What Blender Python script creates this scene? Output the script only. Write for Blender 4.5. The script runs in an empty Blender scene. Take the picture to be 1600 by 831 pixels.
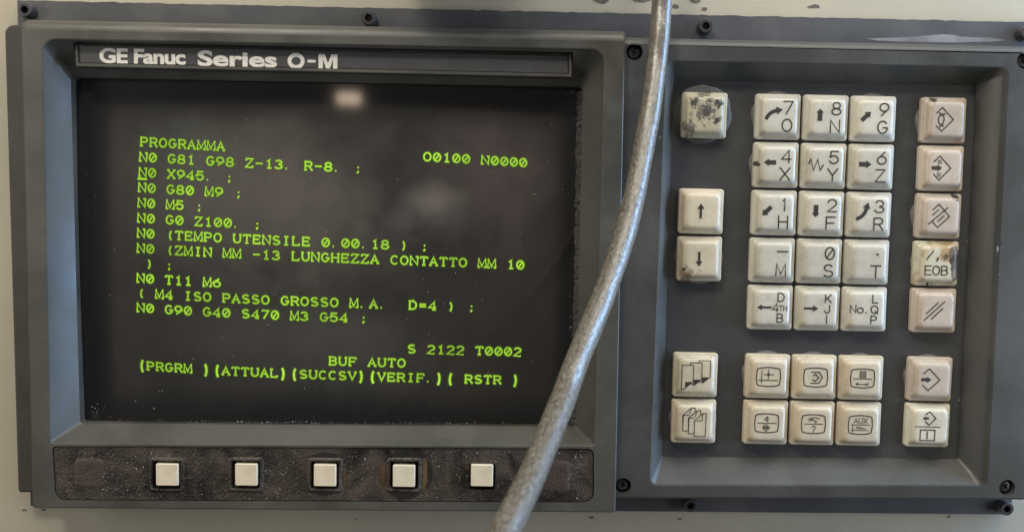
import bpy, bmesh, math, random
from mathutils import Vector, Matrix
random.seed(11)
# ---------------------------------------------------------------- frame
# Panel coordinates in millimetres: u to the right, v up, h out of the cabinet wall.
def P(u, v, h=0.0):
    return Vector((u * .001, -h * .001, v * .001))
scene = bpy.context.scene
C = scene.collection

# ---------------------------------------------------------------- camera
cam_d = bpy.data.cameras.new("camera"); cam = bpy.data.objects.new("camera", cam_d); C.objects.link(cam)
right = Vector((.99974, -.01094, .02011)); down = Vector((.01925, -.07366, -.99710)); fwd = Vector((.01238, .99722, -.07343))
M4 = Matrix((( right.x, -down.x, -fwd.x, 0), (right.y, -down.y, -fwd.y, 0), (right.z, -down.z, -fwd.z, 0), (0, 0, 0, 1)))
M4.translation = P(-4.51, 26.73, 375.04)
cam.matrix_world = M4
cam_d.sensor_width = 36; cam_d.lens = 36 * 1500 / 1600
cam_d.clip_start = .01; cam_d.clip_end = 50
cam_d.dof.use_dof = True; cam_d.dof.focus_distance = .362; cam_d.dof.aperture_fstop = 15
scene.camera = cam
# ---------------------------------------------------------------- world, lamps, exposure
w = bpy.data.worlds.new("World"); scene.world = w; w.use_nodes = True
bg = w.node_tree.nodes['Background']; bg.inputs[0].default_value = (.90, .85, .78, 1); bg.inputs[1].default_value = .10
def lamp(name, pos, target, sx, sy, power, col):
    d = bpy.data.lights.new(name, 'AREA'); d.shape = 'RECTANGLE'; d.size = sx; d.size_y = sy; d.energy = power; d.color = col
    o = bpy.data.objects.new(name, d); C.objects.link(o)
    o.location = P(*pos)
    o.rotation_euler = (P(*target) - P(*pos)).to_track_quat('-Z', 'Y').to_euler()
    return o
lamp('ceiling_lamp', (-250, 600, 480), (-40, 0, 0), .11, .07, 2.3, (1, .91, .76))
lamp('ceiling_panel', (40, 560, 300), (0, 0, 0), .9, .35, 5.0, (1, .93, .80))
lamp('spot_lamp', (330, 640, 520), (60, 0, 0), .10, .06, .5, (1, .93, .82))
lamp('workshop_lamp', (-226, 237, 1085), (-63, 62, 0), .045, .022, .05, (1, .78, .58))
lamp('reflection_fill', (-76, 26, 1500), (-31, 21, 0), .17, .09, .022, (1, .93, .85))  # added source behind the camera, mirrored as the soft patch in the glass
lamp('window_light', (600, 120, 95), (0, 0, 30), .18, .7, 8.5, (.40, .64, 1))
lamp('side_lamp', (-680, 60, 460), (0, 0, 0), .3, .4, 1.8, (1, .93, .82))
lamp('side_lamp', (700, -60, 480), (0, 0, 0), .3, .4, 1.3, (1, .94, .84))
scene.view_settings.view_transform = 'Standard'; scene.view_settings.look = 'None'
scene.view_settings.gamma = 1; scene.view_settings.use_curve_mapping = False; scene.view_settings.exposure = -.13
scene.render.engine = 'CYCLES'

# ---------------------------------------------------------------- materials
def mat(name, col, rough=.5, col2=None, scale=120, detail=4, bump=0, bscale=900, spec=.5, coat=0, crough=.1,
        metal=0, lo=.35, hi=.65, rough2=None, dist=0, speck=None):
    m = bpy.data.materials.new(name); m.use_nodes = True
    nt = m.node_tree; N = nt.nodes; L = nt.links; b = N['Principled BSDF']
    b.inputs['Base Color'].default_value = (*col, 1); b.inputs['Roughness'].default_value = rough
    b.inputs['Specular IOR Level'].default_value = spec; b.inputs['Metallic'].default_value = metal
    b.inputs['Coat Weight'].default_value = coat; b.inputs['Coat Roughness'].default_value = crough
    tc = N.new('ShaderNodeTexCoord'); co = tc.outputs['Object']
    csock = None
    if col2:
        n = N.new('ShaderNodeTexNoise'); n.inputs['Scale'].default_value = scale; n.inputs['Detail'].default_value = detail
        n.inputs['Roughness'].default_value = .62; n.inputs['Distortion'].default_value = dist
        L.new(co, n.inputs['Vector'])
        r = N.new('ShaderNodeMapRange'); r.inputs[1].default_value = lo; r.inputs[2].default_value = hi
        L.new(n.outputs['Fac'], r.inputs[0])
        mx = N.new('ShaderNodeMix'); mx.data_type = 'RGBA'
        mx.inputs['A'].default_value = (*col, 1); mx.inputs['B'].default_value = (*col2, 1)
        L.new(r.outputs[0], mx.inputs['Factor']); csock = mx.outputs['Result']
        if rough2 is not None:
            rr = N.new('ShaderNodeMapRange'); rr.inputs[3].default_value = rough; rr.inputs[4].default_value = rough2
            L.new(r.outputs[0], rr.inputs[0]); L.new(rr.outputs[0], b.inputs['Roughness'])
    if speck:   # (colour, scale, threshold)
        n = N.new('ShaderNodeTexNoise'); n.inputs['Scale'].default_value = speck[1]; n.inputs['Detail'].default_value = 3
        L.new(co, n.inputs['Vector'])
        r = N.new('ShaderNodeMapRange'); r.inputs[1].default_value = speck[2]; r.inputs[2].default_value = speck[2] + .05
        L.new(n.outputs['Fac'], r.inputs[0])
        mx = N.new('ShaderNodeMix'); mx.data_type = 'RGBA'
        if csock: L.new(csock, mx.inputs['A'])
        else: mx.inputs['A'].default_value = (*col, 1)
        mx.inputs['B'].default_value = (*speck[0], 1); L.new(r.outputs[0], mx.inputs['Factor']); csock = mx.outputs['Result']
    if csock: L.new(csock, b.inputs['Base Color'])
    if bump:
        n = N.new('ShaderNodeTexNoise'); n.inputs['Scale'].default_value = bscale; n.inputs['Detail'].default_value = 3
        L.new(co, n.inputs['Vector'])
        bp = N.new('ShaderNodeBump'); bp.inputs['Strength'].default_value = bump; bp.inputs['Distance'].default_value = .0004
        L.new(n.outputs['Fac'], bp.inputs['Height']); L.new(bp.outputs[0], b.inputs['Normal'])
    return m
MAT = {}
MAT['wall'] = mat('cream_paint', (.45, .415, .33), .42, (.37, .345, .28), 14, 5, .12, 260, rough2=.55, lo=.3, hi=.75, speck=((.16, .14, .11), 230, .765))
MAT['plate'] = mat('grey_plate_paint', (.060, .064, .073), .42, (.088, .090, .095), 38, 5, .12, 1300, lo=.4, hi=.75, rough2=.55)
MAT['bezel'] = mat('olive_grey_plastic', (.053, .053, .047), .29, (.094, .091, .080), 34, 8, .17, 2600, lo=.36, hi=.74, rough2=.56, dist=.4, speck=((.26, .25, .23), 620, .755))
MAT['housing'] = mat('grey_plastic', (.046, .047, .044), .34, (.078, .078, .073), 30, 8, .17, 2600, lo=.38, hi=.78, rough2=.58, dist=.4, speck=((.28, .28, .26), 620, .755))
MAT['flange'] = mat('dark_flange_paint', (.036, .034, .031), .5, (.05, .047, .043), 60)
MAT['faceplate'] = mat('charcoal_faceplate', (.050, .052, .056), .36, (.068, .069, .072), 70, 6, .08, 3000, lo=.4, hi=.8, speck=((.2, .2, .2), 700, .80))
MAT['nameplate'] = mat('charcoal_nameplate', (.042, .043, .048), .46, (.055, .056, .06), 100, 4, .35, 2600, speck=((.12, .12, .12), 2600, .70))
MAT['letter'] = mat('white_print', (.72, .70, .65), .5, (.62, .60, .56), 700)
MAT['black'] = mat('black_plastic', (.012, .012, .013), .5)
MAT['strip'] = mat('grimy_brown_overlay', (.013, .011, .010), .28, (.066, .051, .042), 62, 12, 1.0, 1100, lo=.36, hi=.68, rough2=.62, dist=.8, speck=((.20, .175, .15), 1500, .67))
MAT['emboss'] = mat('worn_brown_overlay', (.046, .031, .027), .42, (.068, .049, .042), 220, 8, .8, 1500, speck=((.17, .15, .14), 2200, .73))
MAT['tear'] = mat('torn_black_overlay', (.014, .013, .012), .42, (.026, .023, .02), 300)
MAT['tape'] = mat('brown_tape_residue', (.12, .078, .034), .4, (.055, .038, .022), 260, 6, .3, 900)
MAT['softkey'] = mat('cream_softkey', (.68, .61, .47), .4, (.50, .43, .32), 110, 7, .06, lo=.45, hi=.85)
MAT['screw'] = mat('black_oxide_screw', (.03, .03, .034), .3, (.05, .05, .055), 600, spec=.7)
MAT['gasket'] = mat('speckled_foam_gasket', (.03, .03, .03), .8, (.09, .088, .082), 900, 4, 1.0, 1500, lo=.45, hi=.7)
MAT['chip'] = mat('metal_dust', (.46, .45, .42), .35)
MAT['smear'] = mat('white_residue', (.15, .15, .17), .6, (.24, .24, .26), 90)
MAT['ink'] = mat('dark_legend_ink', (.032, .028, .024), .5)
def key_mat(name, col, stains=()):
    """plastic key; stains = list of (colour, local x, y in mm, radius mm, noise scale, amount)"""
    m = mat(name, col, .27, tuple(c * .90 for c in col), 260, 4, .03, 2500, lo=.45, hi=.85, spec=.45)
    nt = m.node_tree; N = nt.nodes; L = nt.links; b = N['Principled BSDF']
    tc = next(n for n in N if n.type == 'TEX_COORD')
    # every key has aged differently: brightness and a film of finger grime, shifted per key
    oi = N.new('ShaderNodeObjectInfo')
    sh = N.new('ShaderNodeVectorMath'); sh.operation = 'MULTIPLY_ADD'; sh.inputs[1].default_value = (1, 1, 1)
    L.new(tc.outputs['Object'], sh.inputs[0]); L.new(oi.outputs['Random'], sh.inputs[2])
    gn = N.new('ShaderNodeTexNoise'); gn.inputs['Scale'].default_value = 150; gn.inputs['Detail'].default_value = 7; gn.inputs['Roughness'].default_value = .7; L.new(sh.outputs[0], gn.inputs['Vector'])
    gr = N.new('ShaderNodeMapRange'); gr.inputs[1].default_value = .5; gr.inputs[2].default_value = .78; gr.inputs[4].default_value = .55; L.new(gn.outputs['Fac'], gr.inputs[0])
    gm = N.new('ShaderNodeMix'); gm.data_type = 'RGBA'; gm.inputs['B'].default_value = (.30, .25, .17, 1)
    L.new(b.inputs['Base Color'].links[0].from_socket, gm.inputs['A']); L.new(gr.outputs[0], gm.inputs['Factor'])
    hv = N.new('ShaderNodeHueSaturation'); vr = N.new('ShaderNodeMapRange'); vr.inputs[3].default_value = .90; vr.inputs[4].default_value = 1.06
    L.new(oi.outputs['Random'], vr.inputs[0]); L.new(vr.outputs[0], hv.inputs['Value']); L.new(gm.outputs['Result'], hv.inputs['Color']); L.new(hv.outputs[0], b.inputs['Base Color'])
    rg = N.new('ShaderNodeMapRange'); rg.inputs[1].default_value = .3; rg.inputs[2].default_value = .7; rg.inputs[3].default_value = .24; rg.inputs[4].default_value = .44
    L.new(gn.outputs['Fac'], rg.inputs[0]); L.new(rg.outputs[0], b.inputs['Roughness'])
    for k, (sc, x, y, rad, ns, amt) in enumerate(stains):
        cur = b.inputs['Base Color'].links[0].from_socket
        vm = N.new('ShaderNodeVectorMath'); vm.operation = 'SUBTRACT'; vm.inputs[1].default_value = (x * .001, 0, y * .001)
        L.new(tc.outputs['Object'], vm.inputs[0])
        sx = N.new('ShaderNodeSeparateXYZ'); L.new(vm.outputs[0], sx.inputs[0])
        cb = N.new('ShaderNodeCombineXYZ'); L.new(sx.outputs[0], cb.inputs[0]); L.new(sx.outputs[2], cb.inputs[1])
        ln = N.new('ShaderNodeVectorMath'); ln.operation = 'LENGTH'; L.new(cb.outputs[0], ln.inputs[0])
        fr = N.new('ShaderNodeMapRange'); fr.inputs[1].default_value = rad * .0012; fr.inputs[2].default_value = 0
        L.new(ln.outputs[1], fr.inputs[0])
        no = N.new('ShaderNodeTexNoise'); no.inputs['Scale'].default_value = ns; no.inputs['Detail'].default_value = 6
        no.inputs['Distortion'].default_value = 1.0
        L.new(tc.outputs['Object'], no.inputs['Vector'])
        ad = N.new('ShaderNodeMath'); ad.operation = 'MULTIPLY_ADD'; L.new(fr.outputs[0], ad.inputs[0]); ad.inputs[1].default_value = amt
        L.new(no.outputs['Fac'], ad.inputs[2])
        th = N.new('ShaderNodeMapRange'); th.inputs[1].default_value = .70; th.inputs[2].default_value = .82; L.new(ad.outputs[0], th.inputs[0])
        gate = N.new('ShaderNodeMath'); gate.operation = 'MULTIPLY'; L.new(th.outputs[0], gate.inputs[0])
        g2 = N.new('ShaderNodeMapRange'); g2.inputs[1].default_value = 0; g2.inputs[2].default_value = .15; L.new(fr.outputs[0], g2.inputs[0])
        L.new(g2.outputs[0], gate.inputs[1])
        mx = N.new('ShaderNodeMix'); mx.data_type = 'RGBA'; L.new(cur, mx.inputs['A']); mx.inputs['B'].default_value = (*sc, 1)
        L.new(gate.outputs[0], mx.inputs['Factor']); L.new(mx.outputs['Result'], b.inputs['Base Color'])
    return m
CREAM = (.53, .505, .43); PINK = (.49, .42, .35); WARM = (.57, .50, .38); PALE = (.64, .605, .49)
MAT['key_cream'] = key_mat('cream_key_plastic', CREAM)
MAT['key_pink'] = key_mat('pinkish_key_plastic', PINK)
MAT['key_warm'] = key_mat('warm_key_plastic', WARM)
MAT['key_pale'] = key_mat('pale_key_plastic', PALE)
BLK = (.045, .04, .036)
GRY = (.15, .14, .12)
MAT['key_worn'] = key_mat('scorched_key_plastic', (.60, .55, .40), [((.30, .27, .20), -1, 1, 7.5, 500, .34), (GRY, -.2, 1.4, 5.6, 420, .46), ((.07, .065, .06), .2, 1.6, 4.8, 620, .36), (BLK, -4.6, 4.8, 2.8, 420, .5), (BLK, 4.9, 4.2, 2.6, 420, .5), (BLK, 4.4, -1.8, 2.4, 420, .42), (GRY, -5.6, -5.0, 4.0, 420, .42), (BLK, -.5, 6.6, 4.6, 420, .36)])
MAT['key_eob'] = key_mat('burnt_key_plastic', (.56, .52, .40), [((.36, .25, .12), 3.6, 5.6, 7.5, 240, .42), ((.42, .33, .19), -3, 6.4, 7.5, 240, .28), ((.40, .31, .18), -6, -5, 5, 260, .26), ((.14, .115, .09), 6.4, 3.4, 3.6, 300, .9), (BLK, 6.6, 1.0, 3.0, 300, 1.2), ((.08, .07, .06), 6.7, -1.6, 2.8, 300, 1.1), ((.17, .14, .11), 6.8, -4.2, 2.8, 300, .8), (BLK, -2.5, -8.0, 3.6, 500, .34)])
MAT['key_down'] = key_mat('grimy_key_plastic', WARM, [((.24, .18, .11), -4.6, -6.0, 4.6, 420, .40), (BLK, -6.2, -3.8, 1.2, 500, .4)])
MAT['key_del'] = key_mat('scuffed_pink_key_plastic', PINK, [(BLK, 5.6, 7.2, 2.2, 500, .45)])
MAT['key_shift'] = key_mat('chipped_pink_key_plastic', PINK, [(BLK, -4.6, 7.6, 2.0, 500, .45)])
MAT['key_four'] = key_mat('chipped_cream_key_plastic', CREAM, [(BLK, -7.6, .2, 1.6, 600, .45)])
# translucent boots round the keys
m = bpy.data.materials.new('clear_rubber'); m.use_nodes = True; b = m.node_tree.nodes['Principled BSDF']
b.inputs['Base Color'].default_value = (.36, .35, .33, 1); b.inputs['Roughness'].default_value = .16; b.inputs['Alpha'].default_value = .36
MAT['boot'] = m
# cable
def cable_mat():
    m = mat('dirty_grey_cable_sheath', (.150, .141, .124), .19, (.058, .044, .029), 1, 10, .25, 1, lo=.42, hi=.64, rough2=.36, spec=.65, dist=.3, speck=((.36, .33, .28), 1, .63))
    nt = m.node_tree; N = nt.nodes; L = nt.links
    uv = N.new('ShaderNodeUVMap')
    sc = [(420, 900), (700, 1900), (900, 2400)]; k = 0
    for n in [n for n in N if n.type == 'TEX_NOISE']:
        mp = N.new('ShaderNodeMapping'); mp.inputs['Scale'].default_value = (*sc[k], 1); k += 1
        L.new(uv.outputs[0], mp.inputs['Vector']); L.new(mp.outputs[0], n.inputs['Vector'])
    return m
MAT['cable'] = cable_mat()
# screen
def screen_mat():
    m = mat('dark_phosphor_glass', (.014, .014, .014), .5, (.034, .031, .028), 18, 5, 0, coat=1.0, crough=.07, lo=.28, hi=.68, speck=((.22, .22, .21), 1500, .77))
    nt = m.node_tree; N = nt.nodes; L = nt.links; b = N['Principled BSDF']
    b.inputs['Coat IOR'].default_value = 1.5; b.inputs['Specular IOR Level'].default_value = .2
    tc = next(n for n in N if n.type == 'TEX_COORD')
    cur = b.inputs['Base Color'].links[0].from_socket
    sp = N.new('ShaderNodeSeparateXYZ'); L.new(tc.outputs['Object'], sp.inputs[0])
    def edge(sock, a, c):   # 0 outside, 1 inside the phosphor area (black graphite margin, fade widened to paint in shade)
        r = N.new('ShaderNodeMapRange'); r.interpolation_type = 'SMOOTHSTEP'
        r.inputs[1].default_value = a * .001; r.inputs[2].default_value = c * .001; L.new(sock, r.inputs[0]); return r.outputs[0]
    # room reflections painted into the glass colour as a few cloudy patches
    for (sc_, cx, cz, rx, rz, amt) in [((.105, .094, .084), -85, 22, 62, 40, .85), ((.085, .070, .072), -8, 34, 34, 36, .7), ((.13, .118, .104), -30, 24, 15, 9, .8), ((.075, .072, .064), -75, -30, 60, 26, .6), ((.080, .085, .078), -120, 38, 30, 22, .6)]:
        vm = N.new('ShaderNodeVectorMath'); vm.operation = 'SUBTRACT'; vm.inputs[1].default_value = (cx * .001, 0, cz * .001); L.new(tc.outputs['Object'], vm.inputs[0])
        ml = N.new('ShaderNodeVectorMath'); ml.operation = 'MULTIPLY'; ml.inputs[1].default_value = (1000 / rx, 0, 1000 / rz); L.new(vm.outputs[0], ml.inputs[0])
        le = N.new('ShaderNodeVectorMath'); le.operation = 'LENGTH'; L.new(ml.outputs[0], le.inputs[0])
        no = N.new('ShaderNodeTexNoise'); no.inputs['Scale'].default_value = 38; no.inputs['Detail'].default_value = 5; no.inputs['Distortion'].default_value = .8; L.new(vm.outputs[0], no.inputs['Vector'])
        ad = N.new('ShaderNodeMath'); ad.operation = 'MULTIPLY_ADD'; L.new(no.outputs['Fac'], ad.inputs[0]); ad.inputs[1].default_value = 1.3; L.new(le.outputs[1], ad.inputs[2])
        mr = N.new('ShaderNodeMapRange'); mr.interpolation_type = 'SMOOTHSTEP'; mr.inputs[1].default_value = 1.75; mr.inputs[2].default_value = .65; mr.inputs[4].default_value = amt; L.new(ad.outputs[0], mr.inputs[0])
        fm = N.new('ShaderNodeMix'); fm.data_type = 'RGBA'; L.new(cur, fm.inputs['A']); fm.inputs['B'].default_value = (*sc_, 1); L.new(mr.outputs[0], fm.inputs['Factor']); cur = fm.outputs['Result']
    e = [edge(sp.outputs[0], -156, -150), edge(sp.outputs[0], 22, 14), edge(sp.outputs[2], 63, 50), edge(sp.outputs[2], -61, -46)]
    f = e[0]
    for q in e[1:]:
        mm = N.new('ShaderNodeMath'); mm.operation = 'MULTIPLY'; L.new(f, mm.inputs[0]); L.new(q, mm.inputs[1]); f = mm.outputs[0]
    mx = N.new('ShaderNodeMix'); mx.data_type = 'RGBA'; mx.inputs['A'].default_value = (.008, .008, .009, 1)
    L.new(cur, mx.inputs['B']); L.new(f, mx.inputs['Factor']); L.new(mx.outputs['Result'], b.inputs['Base Color'])
    return m
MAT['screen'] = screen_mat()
def phosphor(name, strength):
    """beam profile across each stroke: pale core, green skirt"""
    m = bpy.data.materials.new(name); m.use_nodes = True; nt = m.node_tree; N = nt.nodes; L = nt.links
    N.remove(N['Principled BSDF']); out = N['Material Output']
    uv = N.new('ShaderNodeUVMap'); sp = N.new('ShaderNodeSeparateXYZ'); L.new(uv.outputs[0], sp.inputs[0])
    a = N.new('ShaderNodeMath'); a.operation = 'SUBTRACT'; L.new(sp.outputs[1], a.inputs[0]); a.inputs[1].default_value = .5
    ab = N.new('ShaderNodeMath'); ab.operation = 'ABSOLUTE'; L.new(a.outputs[0], ab.inputs[0])
    r = N.new('ShaderNodeMapRange'); r.interpolation_type = 'SMOOTHSTEP'
    r.inputs[1].default_value = .30; r.inputs[2].default_value = .05; L.new(ab.outputs[0], r.inputs[0])
    t = N.new('ShaderNodeMapRange'); t.interpolation_type = 'SMOOTHSTEP'; t.inputs[1].default_value = .5; t.inputs[2].default_value = .1; t.inputs[4].default_value = .36
    L.new(ab.outputs[0], t.inputs[0])
    mxm = N.new('ShaderNodeMath'); mxm.operation = 'MAXIMUM'; L.new(r.outputs[0], mxm.inputs[0]); L.new(t.outputs[0], mxm.inputs[1])
    tc = N.new('ShaderNodeTexCoord'); no = N.new('ShaderNodeTexNoise'); no.inputs['Scale'].default_value = 60; L.new(tc.outputs['Object'], no.inputs['Vector'])
    nv = N.new('ShaderNodeMapRange'); nv.inputs[1].default_value = .3; nv.inputs[2].default_value = .7; nv.inputs[3].default_value = .72 * strength; nv.inputs[4].default_value = 1.15 * strength
    L.new(no.outputs['Fac'], nv.inputs[0])
    cr = N.new('ShaderNodeMix'); cr.data_type = 'RGBA'; cr.inputs['A'].default_value = (.13, .40, .006, 1); cr.inputs['B'].default_value = (.52, .88, .075, 1)
    L.new(r.outputs[0], cr.inputs['Factor'])
    em = N.new('ShaderNodeEmission'); L.new(cr.outputs['Result'], em.inputs[0]); L.new(nv.outputs[0], em.inputs[1])
    tr = N.new('ShaderNodeBsdfTransparent'); mx = N.new('ShaderNodeMixShader')
    L.new(mxm.outputs[0], mx.inputs[0]); L.new(tr.outputs[0], mx.inputs[1]); L.new(em.outputs[0], mx.inputs[2]); L.new(mx.outputs[0], out.inputs[0])
    return m
MAT['phosphor'] = phosphor('green_phosphor', .92)
MAT['phosphor_bright'] = phosphor('bright_green_phosphor', 1.1)

# ---------------------------------------------------------------- object helpers
def finish(name, bm, mt, parent=None, smooth=35, kind=None, label=None, loc=None):
    me = bpy.data.meshes.new(name); bm.to_mesh(me); bm.free()
    return link_mesh(name, me, mt, parent, smooth, kind, label, loc)
def link_mesh(name, me, mt, parent=None, smooth=35, kind=None, label=None, loc=None):
    if smooth is not None:
        for p in me.polygons: p.use_smooth = True
        me.set_sharp_from_angle(angle=math.radians(smooth))
    if mt and not me.materials: me.materials.append(MAT[mt])
    o = bpy.data.objects.new(name, me); C.objects.link(o)
    if loc is not None: o.location = loc
    if parent:
        o.parent = parent
    if kind: o['kind'] = kind
    if label: o['label'] = label
    return o
def thing(name, label, cat, group=None):
    o = bpy.data.objects.new(name, None); C.objects.link(o); o.empty_display_size = .02
    o['label'] = label; o['category'] = cat
    if group: o['group'] = group
    return o
def tag(o, label, cat):
    o['label'] = label; o['category'] = cat
def rquad(q, r, k=6):
    """q: TL,TR,BR,BL (u,v); rounded corners, returns list of (u,v), k points a corner"""
    if not hasattr(r, '__len__'): r = (r,) * 4
    out = []
    for i in range(4):
        p = Vector(q[i]); a = (Vector(q[i - 1]) - p).normalized(); c = (Vector(q[(i + 1) % 4]) - p).normalized()
        cen = p + (a + c) * r[i]
        for j in range(k):
            t = math.pi / 2 * j / (k - 1)
            out.append(cen - c * r[i] * math.cos(t) - a * r[i] * math.sin(t))
    return out
def inset(q, l, t, r, b):
    s = ((l, -t), (-r, -t), (-r, b), (l, b))
    return [(q[i][0] + s[i][0], q[i][1] + s[i][1]) for i in range(4)]
def ring(bm, pts, h):
    return [bm.verts.new(P(p[0], p[1], h)) for p in pts]
def loft(bm, A, B, skip=()):
    n = len(A)
    for i in range(n):
        if i in skip: continue
        bm.faces.new((A[i], A[(i + 1) % n], B[(i + 1) % n], B[i]))
def fill(bm, rings):
    es = []
    for r in rings:
        for i in range(len(r)):
            a, b = r[i], r[(i + 1) % len(r)]
            es.append(bm.edges.get((a, b)) or bm.edges.new((a, b)))
    bmesh.ops.triangle_fill(bm, use_beauty=True, use_dissolve=False, edges=es)
def circle(cu, cv, r, n=28, a0=0):
    return [(cu + r * math.cos(a0 - 2 * math.pi * i / n), cv + r * math.sin(a0 - 2 * math.pi * i / n)) for i in range(n)]
def slab(bm, pts, h0, h1, bev=.0):
    """extruded polygon from h0 to h1 with a small chamfer"""
    A = ring(bm, pts, h0)
    cu = sum(p[0] for p in pts) / len(pts); cv = sum(p[1] for p in pts) / len(pts)
    if bev:
        B = ring(bm, pts, h1 - bev); loft(bm, A, B)
        def shr(p):
            d = Vector((p[0] - cu, p[1] - cv)); l = max(d.length, 1e-6); return (p[0] - d.x / l * bev, p[1] - d.y / l * bev)
        T = ring(bm, [shr(p) for p in pts], h1); loft(bm, B, T)
    else:
        T = ring(bm, pts, h1); loft(bm, A, T)
    fill(bm, [T])
def recalc(bm):
    bmesh.ops.recalc_face_normals(bm, faces=bm.faces)

# ---------------------------------------------------------------- stroke lettering
def arc(cx, cy, rx, ry, a0, a1, n=12):
    return [(cx + rx * math.cos(math.radians(a0 + (a1 - a0) * i / n)), cy + ry * math.sin(math.radians(a0 + (a1 - a0) * i / n))) for i in range(n + 1)]
ELL = arc(.5, .5, .5, .5, 90, 450, 24)
G = {
 '0': [ELL], 'O': [ELL], 'Q': [ELL, [(.6, .28), (1.0, -.04)]],
 '1': [[(.22, .80), (.55, 1), (.55, 0)]],
 '2': [arc(.5, .70, .46, .30, 165, -40, 12) + [(.02, 0), (1, 0)]],
 '3': [arc(.46, .745, .42, .255, 160, -90, 12) + arc(.46, .245, .50, .245, 90, -165, 12)],
 '4': [[(.78, 0), (.78, 1), (0, .27), (1, .27)]],
 '5': [[(.92, 1), (.16, 1), (.08, .52)] + arc(.48, .32, .48, .32, 140, -155, 14)],
 '6': [[(.80, 1), (.30, .62)] + arc(.5, .32, .48, .32, 140, -220, 20)],
 '7': [[(0, 1), (1, 1), (.30, 0)]],
 '8': [arc(.5, .755, .40, .245, 90, 450, 18), arc(.5, .255, .49, .255, 90, 450, 18)],
 '9': [arc(.5, .68, .48, .32, -40, 320, 20) + [(.70, .38), (.22, 0)]],
 'A': [[(0, 0), (.5, 1), (1, 0)], [(.17, .34), (.83, .34)]],
 'B': [[(.05, 0), (.05, 1), (.55, 1)] + arc(.58, .76, .34, .24, 90, -90, 8) + [(.05, .52)], [(.58, .52)] + arc(.60, .26, .38, .26, 90, -90, 8) + [(.05, 0)]],
 'C': [arc(.52, .5, .5, .5, 45, 315, 18)],
 'D': [[(.05, 0), (.05, 1), (.45, 1)] + arc(.45, .5, .53, .5, 90, -90, 12) + [(.05, 0)]],
 'E': [[(.95, 1), (.06, 1), (.06, 0), (.98, 0)], [(.06, .52), (.85, .52)]],
 'F': [[(.98, 1), (.06, 1), (.06, 0)], [(.06, .50), (.85, .50)]],
 'G': [arc(.5, .5, .5, .5, 42, 350, 18) + [(.99, .46), (.56, .46)]],
 'H': [[(.03, 0), (.03, 1)], [(.97, 0), (.97, 1)], [(.03, .52), (.97, .52)]],
 'I': [[(.5, 0), (.5, 1)]],
 'J': [[(.85, 1), (.85, .28)] + arc(.45, .28, .40, .28, 0, -180, 10)],
 'K': [[(.05, 0), (.05, 1)], [(.95, 1), (.05, .36)], [(.35, .60), (1, 0)]],
 'L': [[(.06, 1), (.06, 0), (.95, 0)]],
 'M': [[(0, 0), (.04, 1), (.5, .12), (.96, 1), (1, 0)]],
 'N': [[(.03, 0), (.03, 1), (.97, 0), (.97, 1)]],
 'P': [[(.05, 0), (.05, 1), (.60, 1)] + arc(.62, .73, .34, .27, 90, -90, 8) + [(.05, .46)]],
 'R': [[(.05, 0), (.05, 1), (.60, 1)] + arc(.62, .74, .34, .26, 90, -90, 8) + [(.05, .48)], [(.58, .48), (1, 0)]],
 'S': [arc(.5, .745, .42, .255, 30, 260, 12) + [(.55, .50)] + arc(.5, .25, .46, .25, 85, -150, 12)],
 'T': [[(0, 1), (1, 1)], [(.5, 1), (.5, 0)]],
 'U': [[(.03, 1), (.03, .34)] + arc(.5, .34, .47, .34, 180, 360, 12) + [(.97, 1)]],
 'V': [[(0, 1), (.5, 0), (1, 1)]],
 'X': [[(0, 0), (1, 1)], [(0, 1), (1, 0)]],
 'Y': [[(0, 1), (.5, .48), (1, 1)], [(.5, .48), (.5, 0)]],
 'Z': [[(.03, 1), (.97, 1), (.0, 0), (1, 0)]],
 'o': [arc(.5, .33, .5, .33, 90, 450, 18)],
 '-': [[(.02, .5), (.98, .5)]], '=': [[(.05, .64), (.95, .64)], [(.05, .36), (.95, .36)]],
 '.': [[(.10, .04), (.24, .04)]], ',': [[(.5, .14), (.5, .02), (.38, -.14)]],
 ';': [[(.45, .58), (.62, .58)], [(.55, .16), (.55, .03), (.42, -.12)]],
 '/': [[(.1, 0), (.9, 1)]], '#': [[(.3, 0), (.42, 1)], [(.62, 0), (.74, 1)], [(.05, .34), (.98, .34)], [(.05, .66), (.98, .66)]],
 '(': [arc(1.05, .44, .50, .66, 125, 235, 10)], ')': [arc(-.05, .44, .50, .66, 55, -55, 10)],
 '?': [arc(.5, .72, .42, .28, 170, -60, 12) + [(.5, .36), (.5, .22)], [(.5, .06), (.5, .0)]],
 '_': [[(-.1, -.32), (1.1, -.32)]],
}
SLASH0 = G['0'] + [[(.18, .12), (.84, .88)]]
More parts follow.
